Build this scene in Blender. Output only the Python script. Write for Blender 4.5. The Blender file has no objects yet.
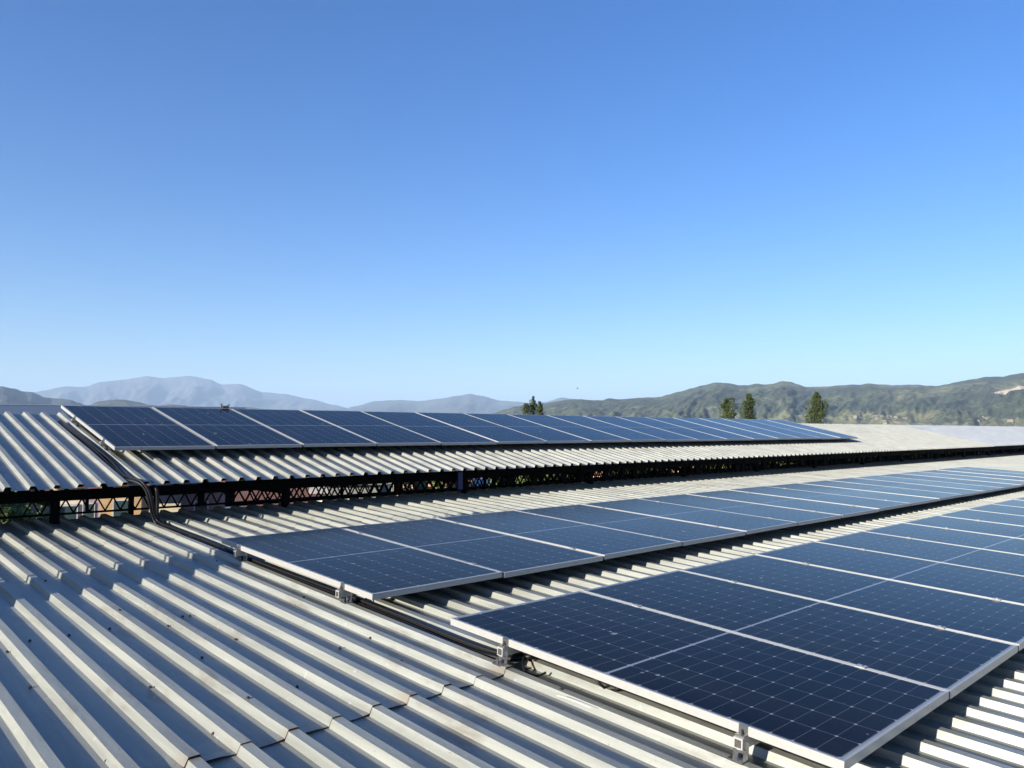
import bpy, bmesh, math, random
from mathutils import Vector, Matrix, noise
random.seed(7)
SC = bpy.context.scene
COL = SC.collection
PI = math.pi

# ------------------------------------------------------------ camera
F_PX = 783.4
YAW, PITCH = 0.809371, 0.058004
cam_data = bpy.data.cameras.new('camera')
cam = bpy.data.objects.new('camera', cam_data); COL.objects.link(cam)
cam_data.sensor_width = 36.0
cam_data.lens = 36.0 * F_PX / 1024.0
cam_data.clip_start = 0.05; cam_data.clip_end = 90000
cam.location = (0, 0, 0)
cam.rotation_euler = (PI/2 + PITCH, 0, YAW - PI/2)
SC.camera = cam
CF = Vector((math.cos(YAW)*math.cos(PITCH), math.sin(YAW)*math.cos(PITCH), math.sin(PITCH)))
CR = Vector((math.sin(YAW), -math.cos(YAW), 0)); CU = CR.cross(CF)
def ray(px, py):                      # direction seen at a place of the picture (used to survey bearings)
    return (CF*F_PX + CR*(px-512) - CU*(py-384)).normalized()
def bearing(px, py):
    d = ray(px, py); return math.atan2(d.y, d.x), d.z/math.hypot(d.x, d.y)

# ------------------------------------------------------------ light
SUN_EL = math.radians(16.3)
SUN_V = Vector((-1.0, 0.0, 0)).normalized()*math.cos(SUN_EL) + Vector((0, 0, math.sin(SUN_EL)))
world = bpy.data.worlds.new('World'); SC.world = world; world.use_nodes = True
nt = world.node_tree; bg = nt.nodes['Background']
sky = nt.nodes.new('ShaderNodeTexSky'); sky.sky_type = 'NISHITA'; sky.sun_disc = False
sky.sun_elevation = SUN_EL; sky.sun_rotation = math.atan2(SUN_V.x, SUN_V.y)
sky.altitude = 300; sky.air_density = 1.0; sky.dust_density = 0.9; sky.ozone_density = 3.5
hs = nt.nodes.new('ShaderNodeHueSaturation'); hs.inputs['Saturation'].default_value = 1.30; hs.inputs['Hue'].default_value = .514
nt.links.new(sky.outputs[0], hs.inputs['Color']); nt.links.new(hs.outputs[0], bg.inputs[0]); bg.inputs[1].default_value = 0.072
sl = bpy.data.lights.new('sun', 'SUN'); sl.energy = 5.0; sl.angle = math.radians(0.5); sl.color = (1.0, 0.92, 0.79)
so = bpy.data.objects.new('sun', sl); COL.objects.link(so)
so.rotation_euler = SUN_V.to_track_quat('Z', 'Y').to_euler()
SC.view_settings.view_transform = 'Standard'; SC.view_settings.look = 'None'
SC.view_settings.gamma = 1; SC.view_settings.exposure = 1.5

# ------------------------------------------------------------ helpers
def tag(o, label=None, cat=None, group=None, kind=None):
    if label: o['label'] = label
    if cat: o['category'] = cat
    if group: o['group'] = group
    if kind: o['kind'] = kind
    return o
def empty(name, loc=(0, 0, 0), rz=0.0, **k):
    o = bpy.data.objects.new(name, None); COL.objects.link(o)
    o.location = loc; o.rotation_euler = (0, 0, rz); o.empty_display_size = .1
    return tag(o, **k)
class MB:
    def __init__(s): s.v = []; s.f = []; s.m = []
    def quad(s, a, b, c, d, mi=0):
        n = len(s.v); s.v += [a, b, c, d]; s.f.append((n, n+1, n+2, n+3)); s.m.append(mi)
    def tri(s, a, b, c, mi=0):
        n = len(s.v); s.v += [a, b, c]; s.f.append((n, n+1, n+2)); s.m.append(mi)
    def box(s, x0, x1, y0, y1, z0, z1, mi=0, M=None):
        n = len(s.v)
        P = [(x0,y0,z0),(x1,y0,z0),(x1,y1,z0),(x0,y1,z0),(x0,y0,z1),(x1,y0,z1),(x1,y1,z1),(x0,y1,z1)]
        if M: P = [tuple(M @ Vector(p)) for p in P]
        s.v += P
        for q in ((0,3,2,1),(4,5,6,7),(0,1,5,4),(1,2,6,5),(2,3,7,6),(3,0,4,7)):
            s.f.append(tuple(n+i for i in q)); s.m.append(mi)
    def bar(s, a, b, w, h=None, mi=0):     # box between two points
        a = Vector(a); b = Vector(b); h = h or w; d = b-a; L = d.length; d.normalize()
        up = Vector((0,0,1)) if abs(d.z) < .95 else Vector((0,1,0))
        r = d.cross(up).normalized(); u = r.cross(d)
        M = Matrix((( d.x, r.x, u.x, a.x),(d.y, r.y, u.y, a.y),(d.z, r.z, u.z, a.z),(0,0,0,1)))
        s.box(0, L, -w/2, w/2, -h/2, h/2, mi, M)
    def tube(s, pts, rad, n=8, mi=0, taper=None):
        pts = [Vector(p) for p in pts]; base = len(s.v); pr = None
        for i, p in enumerate(pts):
            d = (pts[min(i+1, len(pts)-1)] - pts[max(i-1, 0)]).normalized()
            if pr is None:
                up = Vector((0,0,1)) if abs(d.z) < .9 else Vector((1,0,0)); pr = d.cross(up).normalized()
            pr = (pr - d*pr.dot(d)).normalized(); q = d.cross(pr)
            R = rad if taper is None else rad*(1-(1-taper)*i/(len(pts)-1))
            for k in range(n):
                a = 2*PI*k/n; s.v.append(tuple(p + pr*math.cos(a)*R + q*math.sin(a)*R))
        for i in range(len(pts)-1):
            for k in range(n):
                k2 = (k+1) % n
                s.f.append((base+i*n+k, base+i*n+k2, base+(i+1)*n+k2, base+(i+1)*n+k)); s.m.append(mi)
        s.f.append(tuple(base+k for k in reversed(range(n)))); s.m.append(mi)
        e = base+(len(pts)-1)*n; s.f.append(tuple(e+k for k in range(n))); s.m.append(mi)
    def build(s, name, mats, parent=None, smooth=False):
        me = bpy.data.meshes.new(name); me.from_pydata([tuple(v) for v in s.v], [], s.f)
        if not isinstance(mats, (list, tuple)): mats = [mats]
        for m in mats: me.materials.append(m)
        me.polygons.foreach_set('material_index', s.m)
        if smooth: me.polygons.foreach_set('use_smooth', [True]*len(me.polygons))
        me.update()
        o = bpy.data.objects.new(name, me); COL.objects.link(o)
        if parent: o.parent = parent
        return o
def mesh_obj(name, v, f, mat, parent=None, smooth=False):
    b = MB(); b.v = v; b.f = f; b.m = [0]*len(f); return b.build(name, mat, parent, smooth)
def copy_tree(o, parent=None):
    c = o.copy(); COL.objects.link(c)
    if parent: c.parent = parent
    for ch in list(o.children): copy_tree(ch, c)
    return c
ORD = ['zeroth','first','second','third','fourth','fifth','sixth','seventh','eighth','ninth','tenth','eleventh','twelfth','thirteenth','fourteenth','fifteenth','sixteenth','seventeenth','eighteenth','nineteenth','twentieth']

# ------------------------------------------------------------ materials
class NT:
    def __init__(s, name):
        s.m = bpy.data.materials.new(name); s.m.use_nodes = True; s.t = s.m.node_tree
        s.p = s.t.nodes['Principled BSDF']; s.L = s.t.links
    def n(s, typ, **k):
        x = s.t.nodes.new(typ)
        for a, b in k.items(): setattr(x, a, b)
        return x
    def val(s, x):
        return x
    def sock(s, i, v):
        if isinstance(v, (int, float, tuple)): i.default_value = v
        else: s.L.new(v, i)
    def math(s, op, a, b=0.0, c=None):
        x = s.n('ShaderNodeMath', operation=op); s.sock(x.inputs[0], a); s.sock(x.inputs[1], b)
        if c is not None: s.sock(x.inputs[2], c)
        return x.outputs[0]
    def noise(s, vec, scale, detail=3, rough=.55):
        x = s.n('ShaderNodeTexNoise'); s.L.new(vec, x.inputs['Vector'])
        x.inputs['Scale'].default_value = scale; x.inputs['Detail'].default_value = detail; x.inputs['Roughness'].default_value = rough
        return x.outputs['Fac']
    def mapv(s, vec, sc=(1,1,1), loc=(0,0,0)):
        x = s.n('ShaderNodeMapping'); s.L.new(vec, x.inputs[0]); x.inputs['Scale'].default_value = sc; x.inputs['Location'].default_value = loc
        return x.outputs[0]
    def ramp(s, fac, stops):
        x = s.n('ShaderNodeValToRGB'); s.L.new(fac, x.inputs[0]); e = x.color_ramp.elements
        while len(e) < len(stops): e.new(.5)
        for k, (p, c) in enumerate(stops): e[k].position = p; e[k].color = (c, c, c, 1) if isinstance(c, (int, float)) else (*c, 1)
        return x.outputs[0]
    def mix(s, fac, a, b):
        x = s.n('ShaderNodeMix', data_type='RGBA'); s.sock(x.inputs[0], fac)
        for i, v in ((6, a), (7, b)):
            if isinstance(v, tuple): x.inputs[i].default_value = (*v, 1)
            else: s.L.new(v, x.inputs[i])
        return x.outputs[2]
    def obj(s): return s.n('ShaderNodeTexCoord').outputs['Object']
    def geo(s): return s.n('ShaderNodeNewGeometry').outputs['Position']
    def bump(s, h, strength=.3, dist=.01):
        x = s.n('ShaderNodeBump'); x.inputs['Strength'].default_value = strength; x.inputs['Distance'].default_value = dist
        s.L.new(h, x.inputs['Height']); s.L.new(x.outputs[0], s.p.inputs['Normal'])
    def set(s, **k):
        for a, b in k.items(): s.sock(s.p.inputs[a.replace('_', ' ')], (*b, 1) if isinstance(b, tuple) and len(b) == 3 else b)
        return s.m
def simple(name, col, rough=.6, metal=0.0, var=.25, scale=6.0, bump=0.0):
    t = NT(name); g = t.geo(); n = t.noise(g, scale, 4)
    lo = tuple(c*(1-var) for c in col); hi = tuple(min(1, c*(1+var)) for c in col)
    t.set(Base_Color=t.ramp(n, [(.3, lo), (.7, hi)]), Roughness=rough, Metallic=metal)
    if bump: t.bump(n, bump, .02)
    return t.m

def roof_metal(name, base, stain=.5, metal=.30, rough=.42):
    t = NT(name); g = t.geo()
    streak = t.noise(t.mapv(g, (9, .55, 9)), 1.6, 5, .6)        # run-off streaks down the slope
    cloud = t.noise(g, 1.7, 4, .6)
    fine = t.noise(g, 55, 3, .6)
    thin = t.ramp(t.noise(t.mapv(g, (42, .8, 42)), 1.3, 4, .6), [(.35, 0.0), (.7, 1.0)])
    c0 = t.ramp(streak, [(.28, tuple(b*.70 for b in base)), (.55, base), (.8, tuple(min(1, b*1.12) for b in base))])
    c0 = t.mix(t.math('MULTIPLY', thin, .30), c0, tuple(b*.66 for b in base))
    dirt = t.ramp(t.math('MULTIPLY', t.noise(t.mapv(g, (5, 1.3, 5), (3, 1, 0)), 1.5, 6, .68), t.math('ADD', cloud, .42)), [(.52, 0.0), (.66, 1.0)])
    # dust that the laps hold back, just up the slope from each sheet end
    sy = t.n('ShaderNodeSeparateXYZ'); t.L.new(g, sy.inputs[0])
    lap = t.math('SUBTRACT', 1.0, t.math('MULTIPLY', t.math('SUBTRACT', sy.outputs[1], 2.8), 8.0))
    lap = t.math('MULTIPLY', t.math('MULTIPLY', lap, t.math('GREATER_THAN', sy.outputs[1], 2.785)), t.math('GREATER_THAN', lap, 0.0))
    lap = t.math('MULTIPLY', lap, t.ramp(t.noise(t.mapv(g, (1, .6, 1)), 7, 3), [(.42, 0.0), (.6, 1.0)]))
    c1 = t.mix(t.math('MULTIPLY', dirt, stain), c0, (.13, .105, .075))
    c1 = t.mix(t.math('MULTIPLY', lap, .4), c1, (.19, .12, .06))
    seam = t.ramp(t.noise(t.mapv(g, (2.2, .10, 2.2), (7, 0, 0)), 2.4, 4, .6), [(.40, 0.0), (.62, 1.0)])
    c2a = t.mix(t.math('MULTIPLY', seam, .15), c1, (.10, .10, .10)); c1 = c2a
    speck = t.ramp(t.noise(g, 70, 2, .5), [(.72, 0.0), (.75, 1.0)])
    c1 = t.mix(t.math('MULTIPLY', speck, .55), c1, (.06, .045, .03))
    spots = t.ramp(t.noise(g, 26, 2, .5), [(.70, 0.0), (.735, 1.0)])
    c2 = t.mix(t.math('MULTIPLY', spots, .35), c1, (.45, .45, .43))
    t.set(Base_Color=c2, Metallic=metal, Roughness=t.math('ADD', rough-.08, t.math('MULTIPLY', streak, .22)))
    t.bump(t.math('ADD', t.math('MULTIPLY', t.noise(t.mapv(g, (1, .35, 1)), 9, 3), 1.0), t.math('MULTIPLY', fine, .15)), .34, .01)
    return t.m
M_ROOF1 = roof_metal('roof_sheet_metal', (.29, .30, .268), .5, .22, .37)
M_ROOF2 = roof_metal('upper_roof_metal', (.29, .297, .267), .35, .22, .37)
M_ROOFW = roof_metal('new_roof_metal', (.25, .275, .30), .05, .45, .4)
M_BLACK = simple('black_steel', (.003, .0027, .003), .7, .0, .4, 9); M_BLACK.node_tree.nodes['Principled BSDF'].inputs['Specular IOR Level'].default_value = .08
M_ALU = NT('anodised_aluminium'); _g = M_ALU.geo()
M_ALU = M_ALU.set(Base_Color=M_ALU.ramp(M_ALU.noise(_g, 40, 3), [(.3, (.33, .33, .32)), (.7, (.36, .36, .345))]), Metallic=.25, Roughness=.4)
M_STEEL = simple('zinc_steel', (.30, .30, .30), .3, .9, .2, 60)
M_BOLT = simple('dark_bolt', (.16, .15, .14), .4, .8, .3, 80)
M_CABLE = simple('black_cable', (.008, .008, .009), .5, 0, .2, 30); M_CABLE.node_tree.nodes['Principled BSDF'].inputs['Specular IOR Level'].default_value = .25
M_SCREW = simple('screw_head', (.05, .04, .035), .5, .4, .3, 90)
M_GALV = simple('caster_metal', (.5, .51, .5), .45, .6, .2, 8)  # for the added shadow caster left of the frame
M_PIPE = simple('pipe_grey', (.32, .36, .40), .5, .2, .15, 8)

def panel_glass():
    t = NT('solar_cells'); o = t.obj(); s = t.n('ShaderNodeSeparateXYZ'); t.L.new(o, s.inputs[0])
    X, Y = s.outputs[0], t.math('MULTIPLY', s.outputs[1], -1.0)
    W, x0 = .1655, .021; Hh, y0 = .0845, .025
    yc = t.math('ABSOLUTE', t.math('SUBTRACT', Y, 1.047))           # mirror about the centre line
    yy = t.math('SUBTRACT', yc, .008)
    fx = t.math('PINGPONG', t.math('SUBTRACT', X, x0), W/2)
    fy = t.math('PINGPONG', yy, Hh/2)
    fy2 = t.math('PINGPONG', yy, Hh)
    lx = t.math('LESS_THAN', fx, .0012)
    ly = t.math('MULTIPLY', t.math('LESS_THAN', fy, .0009), .75)
    dia = t.math('LESS_THAN', t.math('ADD', fx, fy), .0082)
    cen = t.math('LESS_THAN', yc, .0065)
    ex = t.math('LESS_THAN', X, x0-.004); ex2 = t.math('GREATER_THAN', X, x0+6*W+.004); ey = t.math('GREATER_THAN', yc, .008+12*Hh+.003)
    k = lx
    k = t.math('MULTIPLY', t.math('MAXIMUM', lx, ly), .55)
    for q in (dia, cen, ex, ex2, ey): k = t.math('MAXIMUM', k, q)
    bus = t.math('LESS_THAN', t.math('PINGPONG', t.math('SUBTRACT', X, x0+W/18), W/18), .0004)
    rnd = t.n('ShaderNodeObjectInfo').outputs['Random']
    g = t.n('ShaderNodeNewGeometry').outputs['Position']
    cellr = t.n('ShaderNodeTexWhiteNoise', noise_dimensions='3D')
    cv = t.n('ShaderNodeCombineXYZ'); t.L.new(t.math('FLOOR', t.math('DIVIDE', t.math('SUBTRACT', X, x0), W)), cv.inputs[0])
    t.L.new(t.math('FLOOR', t.math('DIVIDE', yy, Hh)), cv.inputs[1]); t.L.new(t.math('MULTIPLY', rnd, 37.0), cv.inputs[2]); t.L.new(cv.outputs[0], cellr.inputs['Vector'])
    cm = t.math('ADD', t.math('MULTIPLY', cellr.outputs['Value'], .6), t.math('MULTIPLY', rnd, .4))
    cell = t.mix(cm, (.0014, .0018, .0040), (.0032, .0038, .008))
    cell = t.mix(t.math('MULTIPLY', bus, .10), cell, (.20, .22, .26))
    c = t.mix(t.math('MULTIPLY', k, .70), cell, (.30, .33, .38))
    dust = t.ramp(t.noise(t.mapv(g, (1, .45, 1)), 2.2, 5, .6), [(.35, .0), (.8, .02)])
    c = t.mix(dust, c, (.42, .40, .36))
    drop = t.ramp(t.noise(g, 11, 2, .4), [(.755, 0.0), (.77, 1.0)])
    c = t.mix(t.math('MULTIPLY', drop, .5), c, (.35, .35, .33))
    t.p.inputs['Specular Tint'].default_value = (.85, .70, .52, 1)
    t.set(Base_Color=c, Roughness=t.math('ADD', .08, t.math('ADD', t.math('MULTIPLY', rnd, .04), t.math('MULTIPLY', t.noise(g, 1.3, 3), .10))), IOR=1.12)
    return t.m
M_GLASS = panel_glass()

# ------------------------------------------------------------ the surveyed planes
SAG = -0.0015                                            # the whole building dips a little towards its far end
def sag(x): return SAG*(x-2.6)
S1, S2 = math.radians(3.19), math.radians(12.944)
def panel_z1(y): return -0.9989 + (y-3.2764)*math.tan(S1)
def panel_z2(y): return 0.2941 + (y-10.5696)*math.tan(S2)
RIB_H = .032
def crest1(y): return panel_z1(y) - .12/math.cos(S1)
def crest2(y): return panel_z2(y) - .12/math.cos(S2)

def corrugated(name, crest, x0, x1, y0, y1, phase, pitch, mat, parent, lift=0.0, step=.35, wob=.0016, liftend=0.0, seed=0, crestw=.041, web=.0145):
    """trapezoidal sheet: ribs run along y; two skins 1.2 mm apart, closed at the ends"""
    ys = []; n = max(2, int((y1-y0)/step)+1)
    for i in range(n+1): ys.append(y0+(y1-y0)*i/n)
    if liftend: ys.insert(1, y0+.05); ys.insert(2, y0+.16)
    k0 = int(math.floor((x0-phase)/pitch)); k1 = int(math.ceil((x1-phase)/pitch))
    prof = []
    for k in range(k0, k1):
        c = phase + k*pitch
        prof += [(c-web, 0.0, k), (c, 1.0, k), (c+crestw, 1.0, k), (c+crestw+web, 0.0, k), (c+crestw+web+(pitch-crestw-2*web)*.5, -.02, k)]
    v = []; nx = len(prof)
    for sk in (0, 1):
        for y in ys:
            for (x, h, k) in prof:
                hh = noise.noise(Vector((k*3.1+seed, y*.6, h)))*wob*.5
                xx = noise.noise(Vector((k*1.7, y*.7+seed, 5)))*wob*.35
                z = crest(y) - RIB_H*(1-h) + lift + hh + sag(x)
                if liftend and y < y0+.17:
                    a = 1-(y-y0)/.17; r = random.Random(k*7+seed).random()
                    z += a*a*liftend*(1.0 if k % 2 == 0 else .35)*(.6+.8*r)*(1.0 if h < .5 else .6)
                v.append((x+xx, y, z - sk*.0012))
    f = []; ny = len(ys); off = nx*ny
    for j in range(ny-1):
        for i in range(nx-1):
            a = j*nx+i; f.append((a, a+1, a+nx+1, a+nx)); f.append((off+a, off+a+nx, off+a+nx+1, off+a+1))
    for i in range(nx-1):
        f.append((i, off+i, off+i+1, i+1)); a = (ny-1)*nx+i; f.append((a, a+1, off+a+1, off+a))
    for j in range(ny-1):
        a = j*nx; f.append((a, a+nx, off+a+nx, off+a)); a += nx-1; f.append((a, off+a, off+a+nx, a+nx))
    return mesh_obj(name, v, f, mat, parent)

# ------------------------------------------------------------ lower shed, on whose roof the picture is taken
GROUND = -7.0
low = empty('lower_shed', (0, 0, GROUND), label='long low shed with ribbed metal roof carrying the two near rows of solar panels', cat='industrial building')
def par(o, p):                 # parent while keeping world coordinates of the mesh
    o.parent = p; o.matrix_parent_inverse = Matrix.Translation(-Vector(p.location)); return o
PH1, PIT = 1.11, .1885
for (a, b, lf, le, sd, stp) in ((-5.2, 2.94, 0.0, 0.0, 1, .30), (2.79, 7.10, .0035, .007, 2, .30), (6.95, 8.40, .006, .002, 3, .3)):
    par(corrugated('roof_sheet', crest1, -6.0, 34.0, a, b, PH1, PIT, M_ROOF1, None, lf, stp, .0018, le, sd), low)
    par(corrugated('roof_sheet', crest1, 34.1, 64.0, a, b, PH1, PIT, M_ROOF1, None, lf, 1.2, .0, 0, sd), low)
M_CONC = simple('rendered_wall', (.42, .40, .36), .85, 0, .2, 1.5, .3)
b = MB(); b.box(-5.6, 63.6, -4.9, 8.15, GROUND, -1.75); par(b.build('wall', M_CONC), low)
b = MB()
for y in (-4.0, -2.6, -1.2, .2, 1.6, 3.0, 4.4, 5.8, 7.2, 8.2):
    zt = crest1(y)-RIB_H-.004; b.box(-5.9, 63.9, y-.03, y+.03, zt-.16, zt-.004+sag(60))
par(b.build('purlins', M_BLACK), low)
# roof screws, on the flats and crests along the purlin lines
def crest_hit(px, py, h=.12):
    d = ray(px, py); O = Vector((2.675, 3.2764, -.9989)); n = Vector((0, -math.sin(S1), math.cos(S1)))
    return d*((O-n*h).dot(n)/d.dot(n))
spots = [(7,654.5),(106.6,764.5),(213.3,737),(168,628),(190,617.5),(235,614.5),(122,611),(235,614),(304,711),(381.5,690.5),(214,737),(251.5,699),(296.5,606),(235.6,641.5),(202,660),(450,671),(467,706),(560,690),(30,690),(70,720),(150,690),(340,650),(370,640)]
scr = MB(); scr.tube([(0,0,-.004),(0,0,.001)], .0075, 10); scr.tube([(0,0,.001),(0,0,.005)], .004, 6)
seen = []
for i, (px, py) in enumerate(spots):
    p = crest_hit(px, py, .12)
    k = math.floor((p.x-PH1)/PIT); fr = p.x-PH1-k*PIT
    if fr < .05: xx = PH1+k*PIT+.018; z = crest1(p.y)
    else: p = crest_hit(px, py, .155); xx = p.x; z = crest1(p.y)-RIB_H
    if any(math.hypot(xx-a, p.y-b_) < .05 for a, b_ in seen): continue
    seen.append((xx, p.y))
    if i == 0 or 'scr_o' not in globals(): scr_o = scr.build('roof_screw', M_SCREW); s_ = scr_o
    else: s_ = scr_o.copy(); COL.objects.link(s_)
    s_.location = (xx, p.y, z+.0045+(.004 if p.y > 2.79 else 0)+sag(xx)); s_.rotation_euler = (S1, 0, 0); par(s_, low)
for y in (3.25, 4.6, 5.9, 2.0):
    for k in range(-3, 16):
        x = PH1 + (k+.5)*PIT + .03*random.uniform(-1, 1)
        if random.random() < .7: continue
        s_ = scr_o.copy(); COL.objects.link(s_); s_.location = (x, y+random.uniform(-.015, .015), crest1(y)-RIB_H+.0045+(.004 if y > 2.79 else 0)+sag(x)); par(s_, low)

# ------------------------------------------------------------ raised shed behind
up = empty('raised_shed', (0, 8.2, GROUND), label='taller open shed with pitched ribbed roof on black lattice steelwork, behind the near roof', cat='industrial building')
EAVE, RIDGE = 7.71, 10.75
PH2, PIT2 = 1.482, .1857
par(corrugated('roof_sheet', crest2, -8.0, 29.3, EAVE, RIDGE, PH2, PIT2, M_ROOF2, None, 0, .4, .0018, 0, 11), up)
par(corrugated('roof_sheet', crest2, 29.4, 64.0, EAVE+.03, RIDGE, PH2, PIT2, M_ROOFW, None, 0, 1.5, 0, 0, 12), up)
zr = crest2(RIDGE)
def crest_back(y): return zr - (y-RIDGE)*math.tan(S2) - .01
par(corrugated('roof_sheet', crest_back, -8.0, 64.0, RIDGE+.02, 13.8, PH2, PIT2, M_ROOF2, None, 0, 1.5, 0, 0, 13), up)
b = MB()                                   # lattice purlin: box beam, zigzag web, bottom chord
BY = 8.2
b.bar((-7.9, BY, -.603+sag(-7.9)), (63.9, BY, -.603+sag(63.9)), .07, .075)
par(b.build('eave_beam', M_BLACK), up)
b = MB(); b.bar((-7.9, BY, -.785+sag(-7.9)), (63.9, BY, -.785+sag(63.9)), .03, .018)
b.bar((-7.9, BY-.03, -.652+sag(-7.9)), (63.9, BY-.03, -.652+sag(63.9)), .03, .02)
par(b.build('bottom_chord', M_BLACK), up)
for (LY, X0) in ((BY, -7.8), (BY+.24, 3.7), (BY+.46, 8.5)):
  b = MB(); x = X0; i = 0; HP = .0685 if LY == BY else .074
  while x < 62:
    ly = LY; za, zb = (-.652, -.780) if i % 2 == 0 else (-.780, -.652)
    if not (i % 31 in (13, 14)): b.bar((x, LY+random.uniform(-.006,.006), za+sag(x)-(LY-BY)*.09), (x+HP, LY, zb+sag(x)-(LY-BY)*.09), .0125 if LY == BY else .016)
    x += HP; i += 1
  if LY > BY:
    for zz, hh in ((-.61, .085), (-.82, .05)): b.bar((X0, LY, zz+sag(X0)), (63.9, LY, zz+sag(63.9)), .04, hh)
  par(b.build('web', M_BLACK), up)
b = MB(); x = -7.7
while x < 62:                               # cleats between beam and sheets
    w = random.choice((.03, .05, .09)); zt = crest2(BY)-RIB_H-.003+sag(x)
    b.box(x, x+w, BY-.02, BY+.02, -.566+sag(x), zt); x += random.uniform(.16, .42)
zt = crest2(BY)-RIB_H-.004; b.bar((-7.9, BY, zt-.03+sag(-7.9)), (63.9, BY, zt-.03+sag(63.9)), .05, .05)
k = int((-7.9-PH2)/PIT2)
while PH2+k*PIT2 < 63.5:                     # black blocks added in the rib ends, standing in for their dark hollows
    c = PH2+k*PIT2; ya, yb = EAVE+.035, EAVE+.06; za = crest2(EAVE+.04)+sag(c)-.004
    P = [(c-.016, za-.033), (c+.003, za), (c+.033, za), (c+.052, za-.033)]
    n = len(b.v)
    for y in (ya, yb): b.v += [(p[0], y, p[1]) for p in P]
    b.f += [(n, n+1, n+2, n+3), (n+7, n+6, n+5, n+4), (n, n+4, n+5, n+1), (n+1, n+5, n+6, n+2), (n+2, n+6, n+7, n+3), (n+3, n+7, n+4, n)]; b.m += [0]*6
    k += 1
for y in (8.9, 9.6, 10.3):
    zt = crest2(y)-RIB_H-.006; b.bar((-7.9, y, zt-.03+sag(-7.9)), (63.9, y, zt-.03+sag(63.9)), .04, .05)
for y in (11.2, 11.9, 12.6, 13.3):
    zt = crest_back(y)-RIB_H-.006; b.bar((-7.9, y, zt-.03+sag(-7.9)), (63.9, y, zt-.03+sag(63.9)), .04, .05)
par(b.build('purlins', M_BLACK), up)
TX = [-5.9, -3.3, -.7, 1.98, 4.3, 6.95] + [9.55+2.6*i for i in range(21)]
for i, X in enumerate(TX):                   # cross trusses with their columns
    b = MB(); z0 = -.70+sag(X); y1 = 13.35
    b.bar((X, BY, z0), (X, y1, z0), .05, .045)
    for (yy, cz) in ((BY, crest2), (y1, crest_back)):
        pass
    zl = crest2(BY)-.11+sag(X); zm = crest2(RIDGE)-.12+sag(X)
    b.bar((X, BY, zl), (X, RIDGE, zm), .05); b.bar((X, RIDGE, zm), (X, y1, crest_back(y1)-.12+sag(X)), .05)
    n = 8
    for k in range(n):
        ya = BY+(y1-BY)*k/n; yb = BY+(y1-BY)*(k+.5)/n; yc = BY+(y1-BY)*(k+1)/n
        top = (crest2(yb) if yb < RIDGE else crest_back(yb))-.13+sag(X)
        b.bar((X, ya, z0), (X, yb, top), .025); b.bar((X, yb, top), (X, yc, z0), .025)
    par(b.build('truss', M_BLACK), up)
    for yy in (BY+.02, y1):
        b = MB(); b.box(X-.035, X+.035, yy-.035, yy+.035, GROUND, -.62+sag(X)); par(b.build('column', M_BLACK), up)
random.seed(19)
for X, w in tuple((7.2+k*.55+random.uniform(-.2,.2), random.choice((.03,.06,.10,.16))) for k in range(60)) + ((2.24,.02),(3.32,.06),(3.61,.05),(3.66,.03),(5.0,.02),(5.78,.05),(2.86,.018),(7.6,.04),(8.4,.05),(9.2,.03),(10.3,.06),(11.2,.04),(12.9,.05),(13.6,.03),(14.4,.06),(16.0,.05),(18.3,.05),(20.9,.05),(23.1,.05),(26,.05),(29,.05)):
    b = MB(); b.box(X-w/2, X+w/2, BY-.045, BY-.037+.03, -.785+sag(X), -.60+sag(X)); par(b.build('strut', M_BLACK), up)
M_BLUEP = simple('blue_paint', (.012, .02, .11), .5, 0, .2, 9)
b = MB(); b.box(6.74, 6.82, BY-.09, BY-.05, -.80, -.57); o_ = par(b.build('blue_bracket', M_BLUEP), up)

# ------------------------------------------------------------ solar panels
PW, PL, PP, TH = 1.035, 2.094, 1.055, .035
def frame_mb():
    b = MB(); w = .011
    b.box(0, w, -PL, 0, -TH, 0); b.box(PW-w, PW, -PL, 0, -TH, 0)
    b.box(w, PW-w, -w, 0, -TH, -.0005); b.box(w, PW-w, -PL, -PL+w, -TH, -.0005)
    b.box(w, .03, -PL+w, -w, -TH, -TH+.002); b.box(PW-.03, PW-w, -PL+w, -w, -TH, -TH+.002)
    return b
panel0 = empty('solar_panel'); frame_mb().build('frame', M_ALU, panel0)
b = MB(); b.box(.0112, PW-.0112, -PL+.0112, -.0112, -.006, -.0016); b.build('cells', M_GLASS, panel0)
b = MB(); b.box(.46, .575, -1.12, -.97, -.022, -.0062); jb = b.build('junction_box', M_CABLE, panel0)
def basis(origin, s, x):
    ex = Vector((1, 0, SAG)).normalized(); ey = Vector((0, math.cos(s), math.sin(s))); ez = ex.cross(ey).normalized()
    M = Matrix((ex, ey, ez)).transposed().to_4x4()
    return Matrix.Translation(Vector(origin)+Vector((x, 0, x*SAG))) @ M
O1 = (2.675, 3.2764, -.9989); O2 = (2.611, 6.0108, -.8465); O3 = (2.577, 10.5696, .2941)
rows = [('nearest row', O1, S1, 17, 'front'), ('middle row', O2, S1, 17, 'middle'), ('raised roof row', O3, S2, 17, 'far')]
first = True; PANELS = []
for rn, O, s, N, gr in rows:
    for i in range(N):
        p = panel0 if first else copy_tree(panel0)
        first = False
        j = lambda a: random.uniform(-a, a)
        p.matrix_world = basis(O, s, i*PP) @ Matrix.Translation((0, j(.002), j(.0012))) @ Matrix.Rotation(j(.0018), 4, 'Y') @ Matrix.Rotation(j(.0018), 4, 'X')
        lab = ('dark blue solar panel at the left end of the %s' % rn) if i == 0 else ('blue solar panel, %s from the left end of the %s' % (ORD[i+1], rn) if i < N-1 else 'blue solar panel at the far right end of the %s' % rn)
        tag(p, lab, 'solar panel', 'solar panels of the %s' % rn); PANELS.append(p)

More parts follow.
